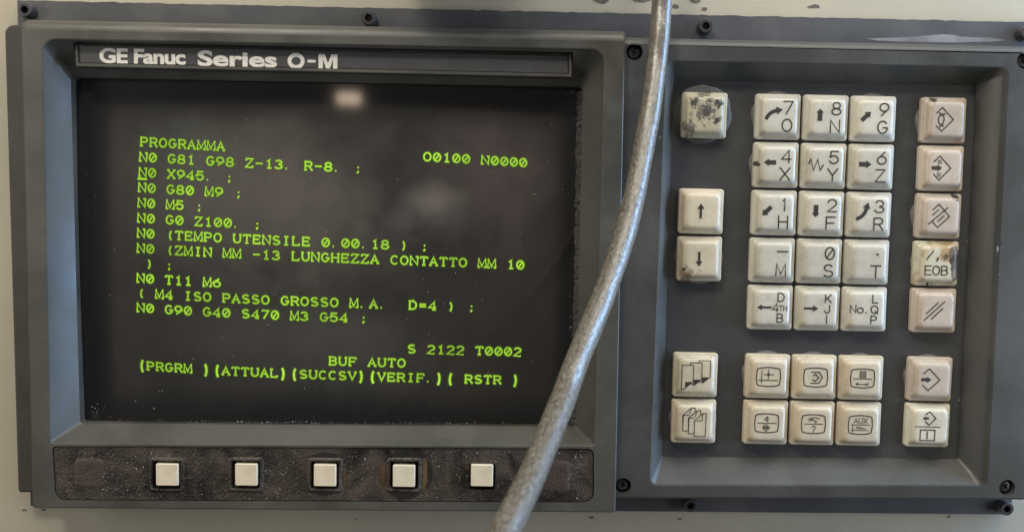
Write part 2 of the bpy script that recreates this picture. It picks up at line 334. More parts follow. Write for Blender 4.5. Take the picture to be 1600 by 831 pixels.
SERIF = {   # slab serifs of the screen's characters
 'N': [[(-.1, 1), (.12, 1)], [(.75, 1), (1.12, 1)], [(-.12, 0), (.25, 0)]], 'M': [[(-.1, 1), (.1, 1)], [(.9, 1), (1.1, 1)], [(-.14, 0), (.2, 0)], [(.8, 0), (1.14, 0)]],
 'P': [[(-.08, 1), (.1, 1)], [(-.08, 0), (.34, 0)]], 'R': [[(-.08, 1), (.1, 1)], [(-.08, 0), (.30, 0)], [(.9, 0), (1.12, 0)]],
 'A': [[(-.14, 0), (.22, 0)], [(.78, 0), (1.14, 0)]], 'T': [[(.28, 0), (.72, 0)], [(0, 1), (0, .8)], [(1, 1), (1, .8)]], 'I': [[(.22, 0), (.78, 0)], [(.22, 1), (.78, 1)]],
 '1': [[(.25, 0), (.85, 0)]], 'F': [[(-.08, 0), (.34, 0)], [(.98, 1), (.98, .78)]], 'E': [[(.95, 1), (.95, .8)], [(.98, 0), (.98, .2)]], 'L': [[(-.1, 1), (.3, 1)], [(.95, 0), (.95, .22)]],
 'H': [[(-.1, 0), (.22, 0)], [(.78, 0), (1.1, 0)], [(-.1, 1), (.22, 1)], [(.78, 1), (1.1, 1)]], 'U': [[(-.12, 1), (.22, 1)], [(.78, 1), (1.12, 1)]],
 'V': [[(-.14, 1), (.2, 1)], [(.8, 1), (1.14, 1)]], 'X': [[(-.1, 1), (.2, 1)], [(.8, 1), (1.1, 1)], [(-.1, 0), (.2, 0)], [(.8, 0), (1.1, 0)]], 'Z': [[(.03, 1), (.03, .8)], [(1, 0), (1, .2)]],
 'D': [[(-.08, 1), (.1, 1)], [(-.08, 0), (.1, 0)]], 'B': [[(-.08, 1), (.1, 1)], [(-.08, 0), (.1, 0)]], '4': [[(.5, 0), (1.0, 0)]],
}
def ribbon(V, F, UV, pts3, nrm, wid, cap=.3):
    """flat ribbon along a polyline of Vectors; appends to V, F, UV"""
    wid *= .001
    n = len(pts3); closed = (pts3[0] - pts3[-1]).length < wid * .02 and n > 3
    pts = [p.copy() for p in pts3]
    if closed: pts = pts[:-1]; n -= 1
    elif cap:
        d0 = (pts[0] - pts[1]).normalized(); d1 = (pts[-1] - pts[-2]).normalized()
        pts[0] += d0 * wid * cap; pts[-1] += d1 * wid * cap
    base = len(V)
    for i in range(n):
        a = pts[i - 1] if (i or closed) else None; c = pts[(i + 1) % n] if (i < n - 1 or closed) else None
        d1 = (pts[i] - a).normalized() if a is not None else None
        d2 = (c - pts[i]).normalized() if c is not None else None
        if d1 is None: d1 = d2
        if d2 is None: d2 = d1
        s1 = nrm.cross(d1); s2 = nrm.cross(d2); s = (s1 + s2)
        if s.length < 1e-4: s = s1
        s.normalize(); k = min(1 / max(.3, s.dot(s1)), 1.8)
        V.append(pts[i] + s * wid * .5 * k); V.append(pts[i] - s * wid * .5 * k)
        UV.append((0, 1)); UV.append((0, 0))
    for i in range(n if closed else n - 1):
        j = (i + 1) % n
        F.append((base + 2 * i, base + 2 * j, base + 2 * j + 1, base + 2 * i + 1))
def mesh_from(name, V, F, UV=None):
    me = bpy.data.meshes.new(name); me.from_pydata([tuple(v) for v in V], [], F)
    if UV:
        l = me.uv_layers.new(name='UVMap')
        for lp in me.loops: l.data[lp.index].uv = UV[lp.vertex_index]
    return me
NRM = Vector((0, -1, 0))

# ================================================================ THE SETTING
bm = bmesh.new()
slab(bm, [(-420, 330), (420, 330), (420, -330), (-420, -330)], -3, 0)
wall = finish('wall', bm, 'wall', None, None, 'structure', 'cream painted machine cabinet front behind the control panel')
# chipped marks in the paint along the top edge and at the foot of the panel
def blob(u, v, rx, ry, n=9, jit=.35, rot=0):
    out = []
    for i in range(n):
        a = -2 * math.pi * i / n; k = 1 + random.uniform(-jit, jit)
        x, y = rx * k * math.cos(a), ry * k * math.sin(a)
        out.append((u + x * math.cos(rot) - y * math.sin(rot), v + x * math.sin(rot) + y * math.cos(rot)))
    return out
MAT['mark'] = mat('grimy_paint_chip', (.07, .065, .06), .5, (.16, .14, .11), 500)
for u, v, rx, ry in [(32.5, 102.6, 3.2, 1.5), (48, 102.6, 3.0, 1.3), (60.9, 100.4, 1.4, 1.0), (68.7, 102.8, 2.0, .9), (72, 99.7, 1.0, .6), (114.5, 101.6, 2.2, .6),
                     (-191.5, -101.5, .8, .4), (-183.9, -101.3, 1.0, .5), (33.9, -100.9, .9, .5), (69.3, -100.9, .6, .3), (177.6, -98.2, .5, .5), (-60, -103, .5, .3)]:
    bm = bmesh.new(); slab(bm, blob(u, v, rx, ry), .02, .25); finish('paint_chip', bm, 'mark', wall, None)

# ================================================================ MOUNTING PLATE
plate = thing('mounting_plate', 'dark grey metal backing plate showing behind the screen and keypad units', 'plate')
PL = [(-188.8, 96.3), (200.4, 96.6), (200.4, -95.6), (-187, -98.6)]
bm = bmesh.new()
pts = []
# the top edge is slightly ragged where the cabinet's paint meets it
n = 150
for i in range(n + 1):
    t = i / n
    pts.append((PL[0][0] + (PL[1][0] - PL[0][0]) * t, PL[0][1] + .3 * t + random.uniform(-.12, .16) * (1 if random.random() > .35 else 2.0)))
pts += [PL[2], PL[3]]
slab(bm, pts, .3, 4)
finish('plate', bm, 'plate', plate, 30)
def socket_screw_mesh():
    bm = bmesh.new(); r = 2.75
    a = ring(bm, circle(0, 0, r), 0); b_ = ring(bm, circle(0, 0, r), 4.3); c = ring(bm, circle(0, 0, r - .35), 4.8)
    hx = ring(bm, circle(0, 0, 1.55, 6), 4.8); hb = ring(bm, circle(0, 0, 1.5, 6), 2.2)
    loft(bm, a, b_); loft(bm, b_, c); fill(bm, [c, hx]); loft(bm, hx, hb); fill(bm, [hb]); recalc(bm)
    me = bpy.data.meshes.new('socket_screw'); bm.to_mesh(me); bm.free(); return me
ss = socket_screw_mesh()
for u, v in [(-183.8, 92), (-55.6, 91.8), (71.3, 91.7), (193.4, 92), (71.8, -92.6), (196.2, -91.9)]:
    link_mesh('socket_screw', ss, 'screw', plate, 35, loc=P(u, v, 4.02))
bm = bmesh.new()
sm = [(133.4, 89), (142, 89.5), (150.1, 90.0), (157, 90.7), (162.4, 91.3), (167, 91.2), (170, 90.6), (176, 90.4), (181, 90.5), (187.6, 89.6), (182, 88.9), (175, 88.7), (170, 88.3), (158, 88.2), (145, 88.2), (138, 88.4)]
slab(bm, sm, 4.02, 4.10); finish('residue_smear', bm, 'smear', plate, None, label='pale grey smear of dried residue')

# ================================================================ SCREEN UNIT
crt = thing('screen_unit', 'olive grey monitor unit with dark green-text screen and row of cream soft keys', 'monitor')
OUT = [(-179.5, 86.8), (39.6, 87.4), (41.0, -92.1), (-178.2, -93.9)]
MOUTH = [(-171.1, 79.3), (31.8, 80.0), (31.9, -65.9), (-170.4, -68.5)]
SCR = [(-166.3, 67.5), (25.6, 68.0), (26.2, -62.0), (-164.5, -63.9)]
STRIP = [(-169.9, -69.7), (31.9, -67.1), (32.5, -87.9), (-169.1, -90.3)]
K = 8
bm = bmesh.new()
R0 = (2.2, 1.0, 1.0, 1.0)
r = ring(bm, rquad(inset(OUT, 1, 1, 1, 1), R0, K), 3.9)
r2 = ring(bm, rquad(OUT, R0, K), 17.2); loft(bm, r, r2); r = r2
for j in range(1, 7):
    t = math.pi / 2 * j / 6; s = 1 - math.cos(t)
    r2 = ring(bm, rquad(inset(OUT, 1.3 * s, 4.2 * s, .7 * s, 1.1 * s), R0, K), 17.2 + 4.8 * math.sin(t)); loft(bm, r, r2); r = r2
front = ring(bm, rquad(inset(OUT, 1.3, 4.2, .7, 1.1), R0, K), 22)
MR = (5.0, 5.0, 1.2, 1.2)
m0 = ring(bm, rquad(inset(MOUTH, -.5, -.5, -.5, -.35), MR, K), 22)
st0 = ring(bm, rquad(STRIP, (1.6, 2.4, 4.2, 3.6), K), 22)
fill(bm, [front, m0, st0])
m0 = ring(bm, rquad(inset(MOUTH, -.5, -.5, -.5, -.35), MR, K), 22)
st1 = ring(bm, rquad(STRIP, (1.6, 2.4, 4.2, 3.6), K), 20.2); loft(bm, st0, st1)
m1 = ring(bm, rquad(inset(MOUTH, -.12, -.12, -.12, -.1), MR, K), 21.85); loft(bm, m0, m1)
m2 = ring(bm, rquad(MOUTH, MR, K), 21.4); loft(bm, m1, m2)
s0 = ring(bm, rquad(SCR, (1.6, 1.6, 1.2, 1.2), K), 11.4)
loft(bm, m2, s0, skip=(K - 1,))
# top slope with the pocket for the nameplate
A, B_, Cc, D = m2[K - 1], m2[K], s0[K], s0[K - 1]
def onslope(u, v):   # height of the top slope at this v
    t = (79.6 - v) / (79.6 - 67.75); return 21.4 - t * 10
pk = [(-161.4, 78.9), (20.6, 79.1), (20.8, 75.6), (-161.1, 75.4)]
pr = [bm.verts.new(P(u, v, onslope(u, v))) for u, v in pk]
fill(bm, [[A, B_, Cc, D], pr])
pd = [bm.verts.new(P(u, v, 16.6)) for u, v in pk]; loft(bm, pr, pd); bm.faces.new(pd)
s1 = ring(bm, rquad(inset(SCR, .3, .3, .3, .3), (1.6, 1.6, 1.2, 1.2), K), 11.0); loft(bm, s0, s1)
s2 = ring(bm, rquad(inset(SCR, .3, .3, .3, .3), (1.6, 1.6, 1.2, 1.2), K), 1.0); loft(bm, s1, s2)
recalc(bm)
finish('bezel', bm, 'bezel', crt, 32)
# side flange behind the left edge
bm = bmesh.new()
FL = [(-190.9, 86.0), (-176, 86.6), (-174, -91.2), (-189.0, -91.4)]
a = ring(bm, rquad(FL, (3.2, .5, .5, 1.2), K), 1.5); b_ = ring(bm, rquad(FL, (3.2, .5, .5, 1.2), K), 9.2)
c = ring(bm, rquad(inset(FL, .8, .8, .8, .8), (2.6, .4, .4, .8), K), 10); loft(bm, a, b_); loft(bm, b_, c); fill(bm, [c]); recalc(bm)
finish('side_flange', bm, 'flange', crt, 35)
# nameplate: tray with a rim, plate and lettering
NP = [(-161.0, 78.3), (20.2, 78.45), (20.4, 70.2), (-160.7, 70.2)]
bm = bmesh.new()
a = ring(bm, NP, 10.5); b_ = ring(bm, inset(NP, 0, 0, 0, 0), 18.5); loft(bm, a, b_)
c = ring(bm, inset(NP, .25, .25, .25, .25), 18.8); loft(bm, b_, c)
d = ring(bm, inset(NP, 1.0, .3, 1.0, 1.3), 18.8); loft(bm, c, d)
e = ring(bm, inset(NP, 1.0, .3, 1.0, 1.3), 17.4); loft(bm, d, e); recalc(bm)
npl = finish('nameplate', bm, 'bezel', crt, 30)
bm = bmesh.new()
slab(bm, inset(NP, 1.25, .5, 1.25, 1.6), 17.0, 18.2, .12)
finish('name_panel', bm, 'nameplate', npl, 30)
def font_text(name, s, u0, u1, v0, v1, h, parent, mt, bold, width_ref=None, spacing=1.0, h_total=None):
    cu = bpy.data.curves.new(name, 'FONT'); cu.body = s; cu.size = 1; cu.offset = bold; cu.space_character = spacing; cu.resolution_u = 6
    o = bpy.data.objects.new(name, cu); C.objects.link(o)
    dg = bpy.context.evaluated_depsgraph_get(); me = bpy.data.meshes.new_from_object(o.evaluated_get(dg))
    bpy.data.objects.remove(o)
    xs = [v.co.x for v in me.vertices]; ys = [v.co.y for v in me.vertices]
    x0, x1, y0, y1 = min(xs), max(xs), min(ys), max(ys)
    for v in me.vertices:
        u = u0 + (v.co.x - x0) / (x1 - x0) * (u1 - u0); vv = v0 + (v.co.y - y0) / (y1 - y0) * (v1 - v0)
        v.co = P(u, vv, h)
    me.materials.clear()
    return link_mesh(name, me, mt, parent, None)
font_text('lettering', 'GE Fanuc', -152.3, -120.9, 71.75, 77.25, 18.24, npl, 'letter', .034, spacing=.94)
font_text('lettering', 'Series', -116.5, -87.6, 71.45, 77.15, 18.24, npl, 'letter', .034, spacing=1.0)
V = []; F = []; UV = []
def OM(x, y): return (-83.7 + 18.2 * x, 71.35 + 5.35 * y)
oo = [P(*OM(.17 + .132 * math.cos(t * math.pi / 16), .5 + .41 * math.sin(t * math.pi / 16)), 18.24) for t in range(33)]
ribbon(V, F, UV, oo, NRM, 1.42)
for pl in ([(.40, .42), (.40, .60), (.56, .60), (.56, .42)],):
    b0 = len(V); V += [P(*OM(*p), 18.24) for p in pl]; F.append((b0, b0 + 1, b0 + 2, b0 + 3))
mm_ = [(0, 0), (0, 1), (.32, 1), (.5, .40), (.68, 1), (1, 1), (1, 0), (.77, 0), (.77, .66), (.59, 0), (.41, 0), (.23, .66), (.23, 0)]
b0 = len(V); V += [P(*OM(.62 + .38 * x, y), 18.24) for x, y in mm_]; F.append(tuple(range(b0, b0 + len(mm_))))
link_mesh('lettering', mesh_from('lettering', V, F), 'letter', npl, None)

# screen face: convex tube face
def hs(u, v): return 10.2 - ((u + 70) ** 2 + (v - 2) ** 2) / 3600
V = []; F = []; nx, ny = 48, 34
for j in range(ny + 1):
    for i in range(nx + 1):
        u = -168.5 + 197 * i / nx; v = -66 + 136 * j / ny; V.append(P(u, v, hs(u, v)))
for j in range(ny):
    for i in range(nx):
        a = j * (nx + 1) + i; F.append((a, a + 1, a + nx + 2, a + nx + 1))
me = mesh_from('screen', V, F)
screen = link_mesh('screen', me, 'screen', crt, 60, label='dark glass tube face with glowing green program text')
CU = [-139.819, 140.272, -4.493, 10.128, 1.816, 3.898, 1.782, -2.738, -1.219, -7.077]
CV = [44.016, -6.312, -86.198, 4.541, 1.154, -.882, 2.76, -2.241, 1.836, -3.125]
def grid(c, r):     # the tilted raster of the tube: column, row -> panel mm
    c /= 39; r /= 15; b = [1, c, r, c * c, c * r, r * r, c * c * r, c * r * r, r ** 3, c ** 3]
    return sum(x * y for x, y in zip(CU, b)), sum(x * y for x, y in zip(CV, b))
LINES = [(0, 0, 'PROGRAMMA'), (0, 29, 'O0100 N0000'), (1, 0, 'N0 G81 G98 Z-13. R-8.  ;'), (2, 0, 'N0 X945. ;'), (3, 0, 'N0 G80 M9 ;'),
 (4, 0, 'N0 M5 ;'), (5, 0, 'N0 G0 Z100.  ;'), (6, 0, 'N0 (TEMPO UTENSILE 0.00.18 ) ;'), (7, 0, 'N0 (ZMIN MM -13 LUNGHEZZA CONTATTO MM 10'), (8, 0, ' ) ;'),
 (9, 0, 'N0 T11 M6'), (10, 0, '( M4 ISO PASSO GROSSO M.A.  D=4 ) ;'), (11, 0, 'N0 G90 G40 S470 M3 G54 ;'), (13, 28, 'S 2122 T0002'), (14, 20, 'BUF AUTO'),
 (15, 0, '(PRGRM )(ATTUAL)(SUCCSV)(VERIF.)( RSTR )')]
LINES[2] = (1, 0, 'N0 G81 G98 Z-13. R-8. ;'); LINES[6] = (5, 0, 'N0 G0 Z100. ;')
CW, CH = .70, .535    # glyph size in cells (3.64 x 5.8 mm)
def text_line(r_, c0, s, pick, name, mt, wd, tall, lab):
    V = []; F = []; UV = []
    for k, ch in enumerate(s):
        if ch == ' ' or not pick(ch): continue
        for st in (SLASH0 if ch == '0' else G.get(ch, [])) + SERIF.get(ch, []):
            pts = []
            for x, y in st:
                u, v = grid(c0 + k + (x - .5) * CW, r_ - (y - .5) * CH * tall); pts.append(P(u, v, hs(u, v) + .18))
            ribbon(V, F, UV, pts, NRM, wd, .05)
    link_mesh(name, mesh_from(name, V, F, UV), mt, screen, None, label=lab)
for r_, c0, s in LINES:
    lab = 'glowing green text: ' + ' '.join(s.split())
    if r_ == 15:
        text_line(r_, c0, s, lambda c: c not in '()', 'text_line', 'phosphor', 1.85, 1, lab)
        for k, ch in enumerate(s):
            if ch in '()': text_line(r_, c0 + k, ch, lambda c: True, 'text_bracket', 'phosphor_bright', 2.4, 1.42, None)
    else:
        text_line(r_, c0, s, lambda c: True, 'text_line', 'phosphor_bright' if r_ == 9 else 'phosphor', 1.85, 1, lab)
G['#cursor'] = [[(-.25, -.34), (1.2, -.34)], [(-.25, -.26), (1.2, -.26)]]
V = []; F = []; UV = []
for st in G['#cursor']:
    ribbon(V, F, UV, [(lambda q: P(q[0], q[1], hs(*q) + .2))(grid((x - .5) * CW, 2 - (y - .5) * CH)) for x, y in st], NRM, 1.5, 0)
link_mesh('text_cursor', mesh_from('text_cursor', V, F, UV), 'phosphor_bright', screen, None)
# fuzzy gasket down the right edge of the glass
V = []; F = []; ns = 120
for i in range(ns + 1):
    v = 66.5 - 128 * i / ns; uR = 25.4 + .6 * i / ns
    wv = 2.0 + random.uniform(-.28, .28)
    V += [P(uR, v, 10.2), P(uR - .8, v, 9.6 + random.uniform(-.4, .5)), P(uR - wv, v, 7.2 + random.uniform(-.6, .6)), P(uR - wv - .3, v, 3)]
for i in range(ns):
    for j in range(3):
        a = i * 4 + j; F.append((a, a + 1, a + 5, a + 4))
link_mesh('foam_gasket', mesh_from('foam_gasket', V, F), 'gasket', crt, None, label='dusty grey foam edge beside the glass')

# soft key strip with square openings
bm = bmesh.new()
SI = inset(STRIP, .35, .3, .35, .35)
outer = ring(bm, rquad(SI, (1.4, 2.2, 4.0, 3.4), K), 21.55)
HOLES = [(-127.7, -79.95), (-98.15, -79.45), (-68.65, -79.0), (-38.95, -78.6), (-9.7, -78.7)]
hr = []
for i, (u, v) in enumerate(HOLES):
    s = 5.15 if i < 4 else 4.9
    q = [(u - s, v + s), (u + s, v + s), (u + s, v - s), (u - s, v - s)]
    hr.append((ring(bm, rquad(q, .5, 4), 21.55), q))
fill(bm, [outer] + [x[0] for x in hr])
lo = ring(bm, rquad(SI, (1.4, 2.2, 4.0, 3.4), K), 20.4); loft(bm, outer, lo)
for rg, q in hr:
    l2 = ring(bm, rquad(q, .5, 4), 15); loft(bm, rg, l2); fill(bm, [l2])
recalc(bm)
strip = finish('softkey_strip', bm, 'strip', crt, 30, label='grimy dark brown overlay strip below the screen')
bm = bmesh.new()
def soft_key_mesh():
    s = 4.15; q = [(-s, s), (s, s), (s, -s), (-s, -s)]
    bm = bmesh.new(); a = ring(bm, rquad(q, .45, 4), 0); b_ = ring(bm, rquad(q, .45, 4), 8.0); c = ring(bm, rquad(inset(q, .25, .25, .25, .25), .3, 4), 8.3)
    loft(bm, a, b_); loft(bm, b_, c); fill(bm, [c]); recalc(bm)
    me = bpy.data.meshes.new('soft_key'); bm.to_mesh(me); bm.free(); return me
sk = soft_key_mesh()
for u, v in [(-127.1, -79.6), (-97.7, -79.1), (-68.4, -78.85), (-38.95, -78.6), (-9.8, -77.9)]:
    link_mesh('soft_key', sk, 'softkey', crt, 35, loc=P(u, v, 14.5))
# raised lips round the openings, worn away round the third and fourth
for i, (u, v) in enumerate(HOLES[:4]):
    bm = bmesh.new(); s = 5.2
    q = [(u - s, v + s), (u + s, v + s), (u + s, v - s), (u - s, v - s)]
    a = ring(bm, rquad(q, .6, 4), 21.6); b_ = ring(bm, rquad(inset(q, -.35, -.35, -.35, -.35), .8, 4), 22.15)
    c = ring(bm, rquad(inset(q, -.9, -.9, -.9, -.9), 1.2, 4), 22.1); d = ring(bm, rquad(inset(q, -1.6, -1.6, -1.6, -1.6), 1.6, 4), 21.5)
    loft(bm, a, b_); loft(bm, b_, c); loft(bm, c, d); recalc(bm); finish('opening_lip', bm, 'strip', strip, 60)
def patch(name, pts, mt, h=21.62, t=.12):
    bm = bmesh.new(); slab(bm, pts, h, h + t); return finish(name, bm, mt, strip, None)
u, v = HOLES[3]
patch('torn_overlay', [(u - 6.7, v + 6.7), (u - 3.5, v + 9.0), (u - 1, v + 10.0), (u + 2.2, v + 9.7), (u + 5.8, v + 8.5), (u + 6.0, v + 7.0), (u + 2, v + 7.2), (u - 3, v + 6.9)], 'tear')
patch('torn_overlay', [(u - 5.9, v - 6.6), (u + 5.6, v - 6.6), (u + 5.2, v - 7.7), (u + 2, v - 8.7), (u - 1.5, v - 8.8), (u - 4, v - 7.9)], 'tear')
patch('torn_overlay', [(u + 8.9, v + 6.6), (u + 10.0, v + 4), (u + 10.5, v + .5), (u + 9.6, v - 3), (u + 8.7, v - 5)], 'tear')
patch('tape_residue', [(u + 6.9, v + 6.3), (u + 8.0, v + 6.7), (u + 8.7, v + 4.2), (u + 8.5, v + 1.0), (u + 8.9, v - 1.8), (u + 8.2, v - 4.8), (u + 7.3, v - 6.6), (u + 6.8, v - 4.0), (u + 7.1, v)], 'tape')
patch('tape_residue', [(u - 8.8, v + 3.2), (u - 7.1, v + 4.2), (u - 7.0, v - 3), (u - 8.0, v - 4.2), (u - 9.0, v - 2.2)], 'tape')
u, v = HOLES[2]
patch('torn_overlay', [(u - 6.6, v + 6.7), (u - 4, v + 7.8), (u, v + 8.6), (u + 4, v + 8.2), (u + 5.2, v + 6.8)], 'tear')
patch('torn_overlay', [(u - 3.3, v - 6.6), (u + 3.8, v - 6.6), (u + 2.2, v - 7.3), (u - 1.5, v - 7.5)], 'tear')
patch('tape_residue', [(u + 6.9, v + 3.0), (u + 8.1, v + 2), (u + 8.3, v - 2.4), (u + 7.2, v - 4.2)], 'tape')
patch('torn_overlay', [(-.5, -69.6), (1.2, -69.5), (2.6, -73), (4.6, -78), (5.2, -82), (3.9, -83.5), (3.2, -78.5), (1.2, -73.5)], 'tear')
for (a0, a1, b0, b1) in [(-161.2, -74.8, -151.4, -84.9), (11.2, -72.6, 22.6, -83.4)]:
    q = [(a0, a1), (b0, a1), (b0, b1), (a0, b1)]
    bm = bmesh.new(); a = ring(bm, rquad(inset(q, -.6, -.6, -.6, -.6), 1.6, 5), 21.56); b_ = ring(bm, rquad(q, 1.2, 5), 21.78); c = ring(bm, rquad(inset(q, .9, .9, .9, .9), 1, 5), 21.83)
    loft(bm, a, b_); loft(bm, b_, c); fill(bm, [c]); recalc(bm); finish('blank_key_emboss', bm, 'emboss', strip, 60)

# ================================================================ KEYPAD UNIT
kp = thing('keypad_unit', 'grey recessed keypad unit with cream number, letter and symbol keys', 'keypad')
KO = [(38.5, 85.8), (199.5, 85.7), (199.5, -85.9), (38.5, -88.0)]
KM = [(55.9, 76.9), (180.3, 77.3), (181.2, -79.7), (54.6, -81.6)]
KF = [(59.3, 71.3), (174.6, 71.8), (175.5, -72.1), (59.6, -73.2)]
SCREWS = [(43.4, 80.1), (187.9, 80.0), (190.6, -80.6), (43.9, -82.4)]
bm = bmesh.new(); RR = (1, 2, 2, 1)
r = ring(bm, rquad(inset(KO, 1, 1, 1, 1), RR, K), 4.02); r2 = ring(bm, rquad(KO, RR, K), 14); loft(bm, r, r2); r = r2
for j in range(1, 6):
    t = math.pi / 2 * j / 5; s = 1 - math.cos(t)
    r2 = ring(bm, rquad(inset(KO, .8 * s, 3.2 * s, 1.2 * s, 1.4 * s), RR, K), 14 + 4 * math.sin(t)); loft(bm, r, r2); r = r2
KMR = (2.5, 3.5, 2.0, 2.5)
k0 = ring(bm, rquad(inset(KM, -.8, -.5, -2.0, -.6), KMR, K), 18)
sc = [ring(bm, circle(u, v, 3.05, 24), 18) for u, v in SCREWS]
r = ring(bm, rquad(inset(KO, .8, 3.2, 1.2, 1.4), RR, K), 18)
fill(bm, [r, k0] + sc)
k0 = ring(bm, rquad(inset(KM, -.8, -.5, -2.0, -.6), KMR, K), 18)
for s_, (u, v) in zip(sc, SCREWS):
    b_ = ring(bm, circle(u, v, 3.0, 24), 14); loft(bm, s_, b_); fill(bm, [b_])
k1 = ring(bm, rquad(inset(KM, -.2, -.1, -.6, -.15), KMR, K), 17.8); loft(bm, k0, k1)
k2 = ring(bm, rquad(inset(KM, .1, .1, .5, .1), KMR, K), 17.2); loft(bm, k1, k2)
k3 = ring(bm, rquad(KF, (1, 1, .8, .8), K), 10.0); loft(bm, k2, k3)
k4 = ring(bm, rquad(inset(KF, .15, .15, .15, .15), (1, 1, .8, .8), K), 9.6); loft(bm, k3, k4)
k5 = ring(bm, rquad(inset(KF, .15, .15, .15, .15), (1, 1, .8, .8), K), 8.6); loft(bm, k4, k5)
recalc(bm); finish('housing', bm, 'housing', kp, 32)
bm = bmesh.new(); slab(bm, inset(KF, -.8, -.8, -.8, -.8), 7.6, 9.3); finish('faceplate', bm, 'faceplate', kp, None)
def cross_screw_mesh():
    bm = bmesh.new()
    a = ring(bm, circle(0, 0, 2.45), 0); b_ = ring(bm, circle(0, 0, 2.4), 1.6); c = ring(bm, circle(0, 0, 1.95), 2.2)
    s, t = .32, 1.25; cr = [(-s, t), (s, t), (s, s), (t, s), (t, -s), (s, -s), (s, -t), (-s, -t), (-s, -s), (-t, -s), (-t, s), (-s, s)]
    d = ring(bm, cr, 2.35); e = ring(bm, [(x * .75, y * .75) for x, y in cr], 1.0)
    loft(bm, a, b_); loft(bm, b_, c); fill(bm, [c, d]); loft(bm, d, e); fill(bm, [e]); recalc(bm)
    me = bpy.data.meshes.new('cross_screw'); bm.to_mesh(me); bm.free(); return me
cs = cross_screw_mesh()
for i, (u, v) in enumerate(SCREWS):
    o = link_mesh('cross_screw', cs, 'screw', kp, 35, loc=P(u, v, 14.2)); o.rotation_euler = (0, .3 + i, 0)

for u, v, rx, ry, rt in [(182.4, 12.2, 1.0, .5, .6), (181.6, 10.4, .35, 1.2, .1)]:
    bm = bmesh.new(); slab(bm, blob(u, v, rx, ry, rot=rt), 17.9, 18.06); finish('edge_nick', bm, 'smear' if rx < .5 else 'black', kp, None)
# ---- keys
KS = 17.05
def key_mesh():
    bm = bmesh.new(); s = KS / 2
    q = [(-s, s), (s, s), (s, -s), (-s, -s)]
    prof = [(0, 0, 1.1), (0, 1.8, 1.1), (.12, 2.1, 1.1), (.4, 2.25, 1.0), (.9, 2.33, 1.0), (1.15, 2.45, 1.3), (1.45, 3.2, 1.5), (1.7, 4.0, 1.7), (1.9, 4.5, 1.8), (2.2, 4.85, 1.9), (2.65, 5.08, 1.9), (3.15, 5.18, 1.7)]
    prev = None
    for i, h, rr in prof:
        rg = ring(bm, rquad(inset(q, i, i, i, i), rr, 6), h)
        if prev: loft(bm, prev, rg)
        prev = rg
    # slightly dished top
    c = bm.verts.new(P(0, 0, 5.11)); n = len(prev)
    mid = ring(bm, rquad(inset(q, 5.2, 5.2, 5.2, 5.2), .9, 6), 5.13); loft(bm, prev, mid)
    for i in range(n): bm.faces.new((mid[i], mid[(i + 1) % n], c))
    recalc(bm); me = bpy.data.meshes.new('key'); bm.to_mesh(me); bm.free()
    for p in me.polygons: p.use_smooth = True
    return me
KEYM = key_mesh()
TOP = 5.24
class Leg:
    """legend of one key: strokes and filled shapes in mm about the key's centre"""
    def __init__(s): s.V = []; s.F = []
    def line(s, pts, wd=.36):
        wd = wd * 1.32 if .29 <= wd < .6 else wd * 1.08 if wd < .29 else wd
        s_uv = []; ribbon(s.V, s.F, s_uv, [P(x, y, TOP) for x, y in pts], NRM, wd, .5); return s
    def poly(s, pts):
        b = len(s.V); s.V += [P(x, y, TOP + .005) for x, y in pts]; s.F.append(tuple(range(b, b + len(pts)))); return s
    def text(s, t, x, y, h, w=None, wd=.38, gap=.28, slash=False):
        w = w or h * .78
        ws = [w * {'I': .2, '.': .25, ',': .3, '1': .6}.get(c, 1) for c in t]; tot = sum(ws) + gap * w * (len(t) - 1); cx = x - tot / 2
        for c, cw in zip(t, ws):
            for st in (SLASH0 if (c == '0' and slash) else G[c]):
                s.line([(cx + a * cw, y + (b - .5) * h) for a, b in st], wd)
            cx += cw + gap * w
        return s
    def arrow(s, x0, y0, x1, y1, sw, hw, hl):
        d = Vector((x1 - x0, y1 - y0)); L = d.length; d.normalize(); n = Vector((-d.y, d.x)); a = Vector((x0, y0)); e = Vector((x1, y1)); k = e - d * hl
        s.poly([tuple(p) for p in (a + n * sw / 2, k + n * sw / 2, k - n * sw / 2, a - n * sw / 2)])
        s.poly([tuple(p) for p in (k + n * hw / 2, e, k - n * hw / 2)]); return s
    def curved(s, cx, cy, r, a0, a1, sw, hw, hl):
        pts = arc(cx, cy, r, r, a0, a1, 8); s.line(pts, sw)
        e = Vector(pts[-1]); d = (e - Vector(pts[-2])).normalized(); n = Vector((-d.y, d.x)); e2 = e + d * .3
        s.poly([tuple(e2 + n * hw / 2), tuple(e2 + d * hl), tuple(e2 - n * hw / 2)]); return s
    def tv(s, x=-.5, y=.4, w=9.2, h=7.3):
        a, b = w / 2, h / 2; pts = []
        pts += [(x - a * .78 + a * 1.56 * i / 8, y + b * (.90 + .10 * math.sin(math.pi * i / 8))) for i in range(9)]
        pts += arc(x + a * .80, y + b * .70, a * .15, b * .18, 75, 15, 3)
        pts += [(x + a * (.95 + .05 * math.sin(math.pi * i / 6)), y + b * (.62 - 1.24 * i / 6)) for i in range(7)]
        pts += arc(x + a * .80, y - b * .70, a * .15, b * .18, -15, -75, 3)
        pts += [(x + a * .78 - a * 1.56 * i / 8, y - b * (.90 + .10 * math.sin(math.pi * i / 8))) for i in range(9)]
        pts += arc(x - a * .80, y - b * .70, a * .15, b * .18, -105, -165, 3)
        pts += [(x - a * (.95 + .05 * math.sin(math.pi * i / 6)), y - b * (.62 - 1.24 * i / 6)) for i in range(7)]
        pts += arc(x - a * .80, y + b * .70, a * .15, b * .18, 165, 105, 3)
        pts.append(pts[0]); return s.line(pts, .30)
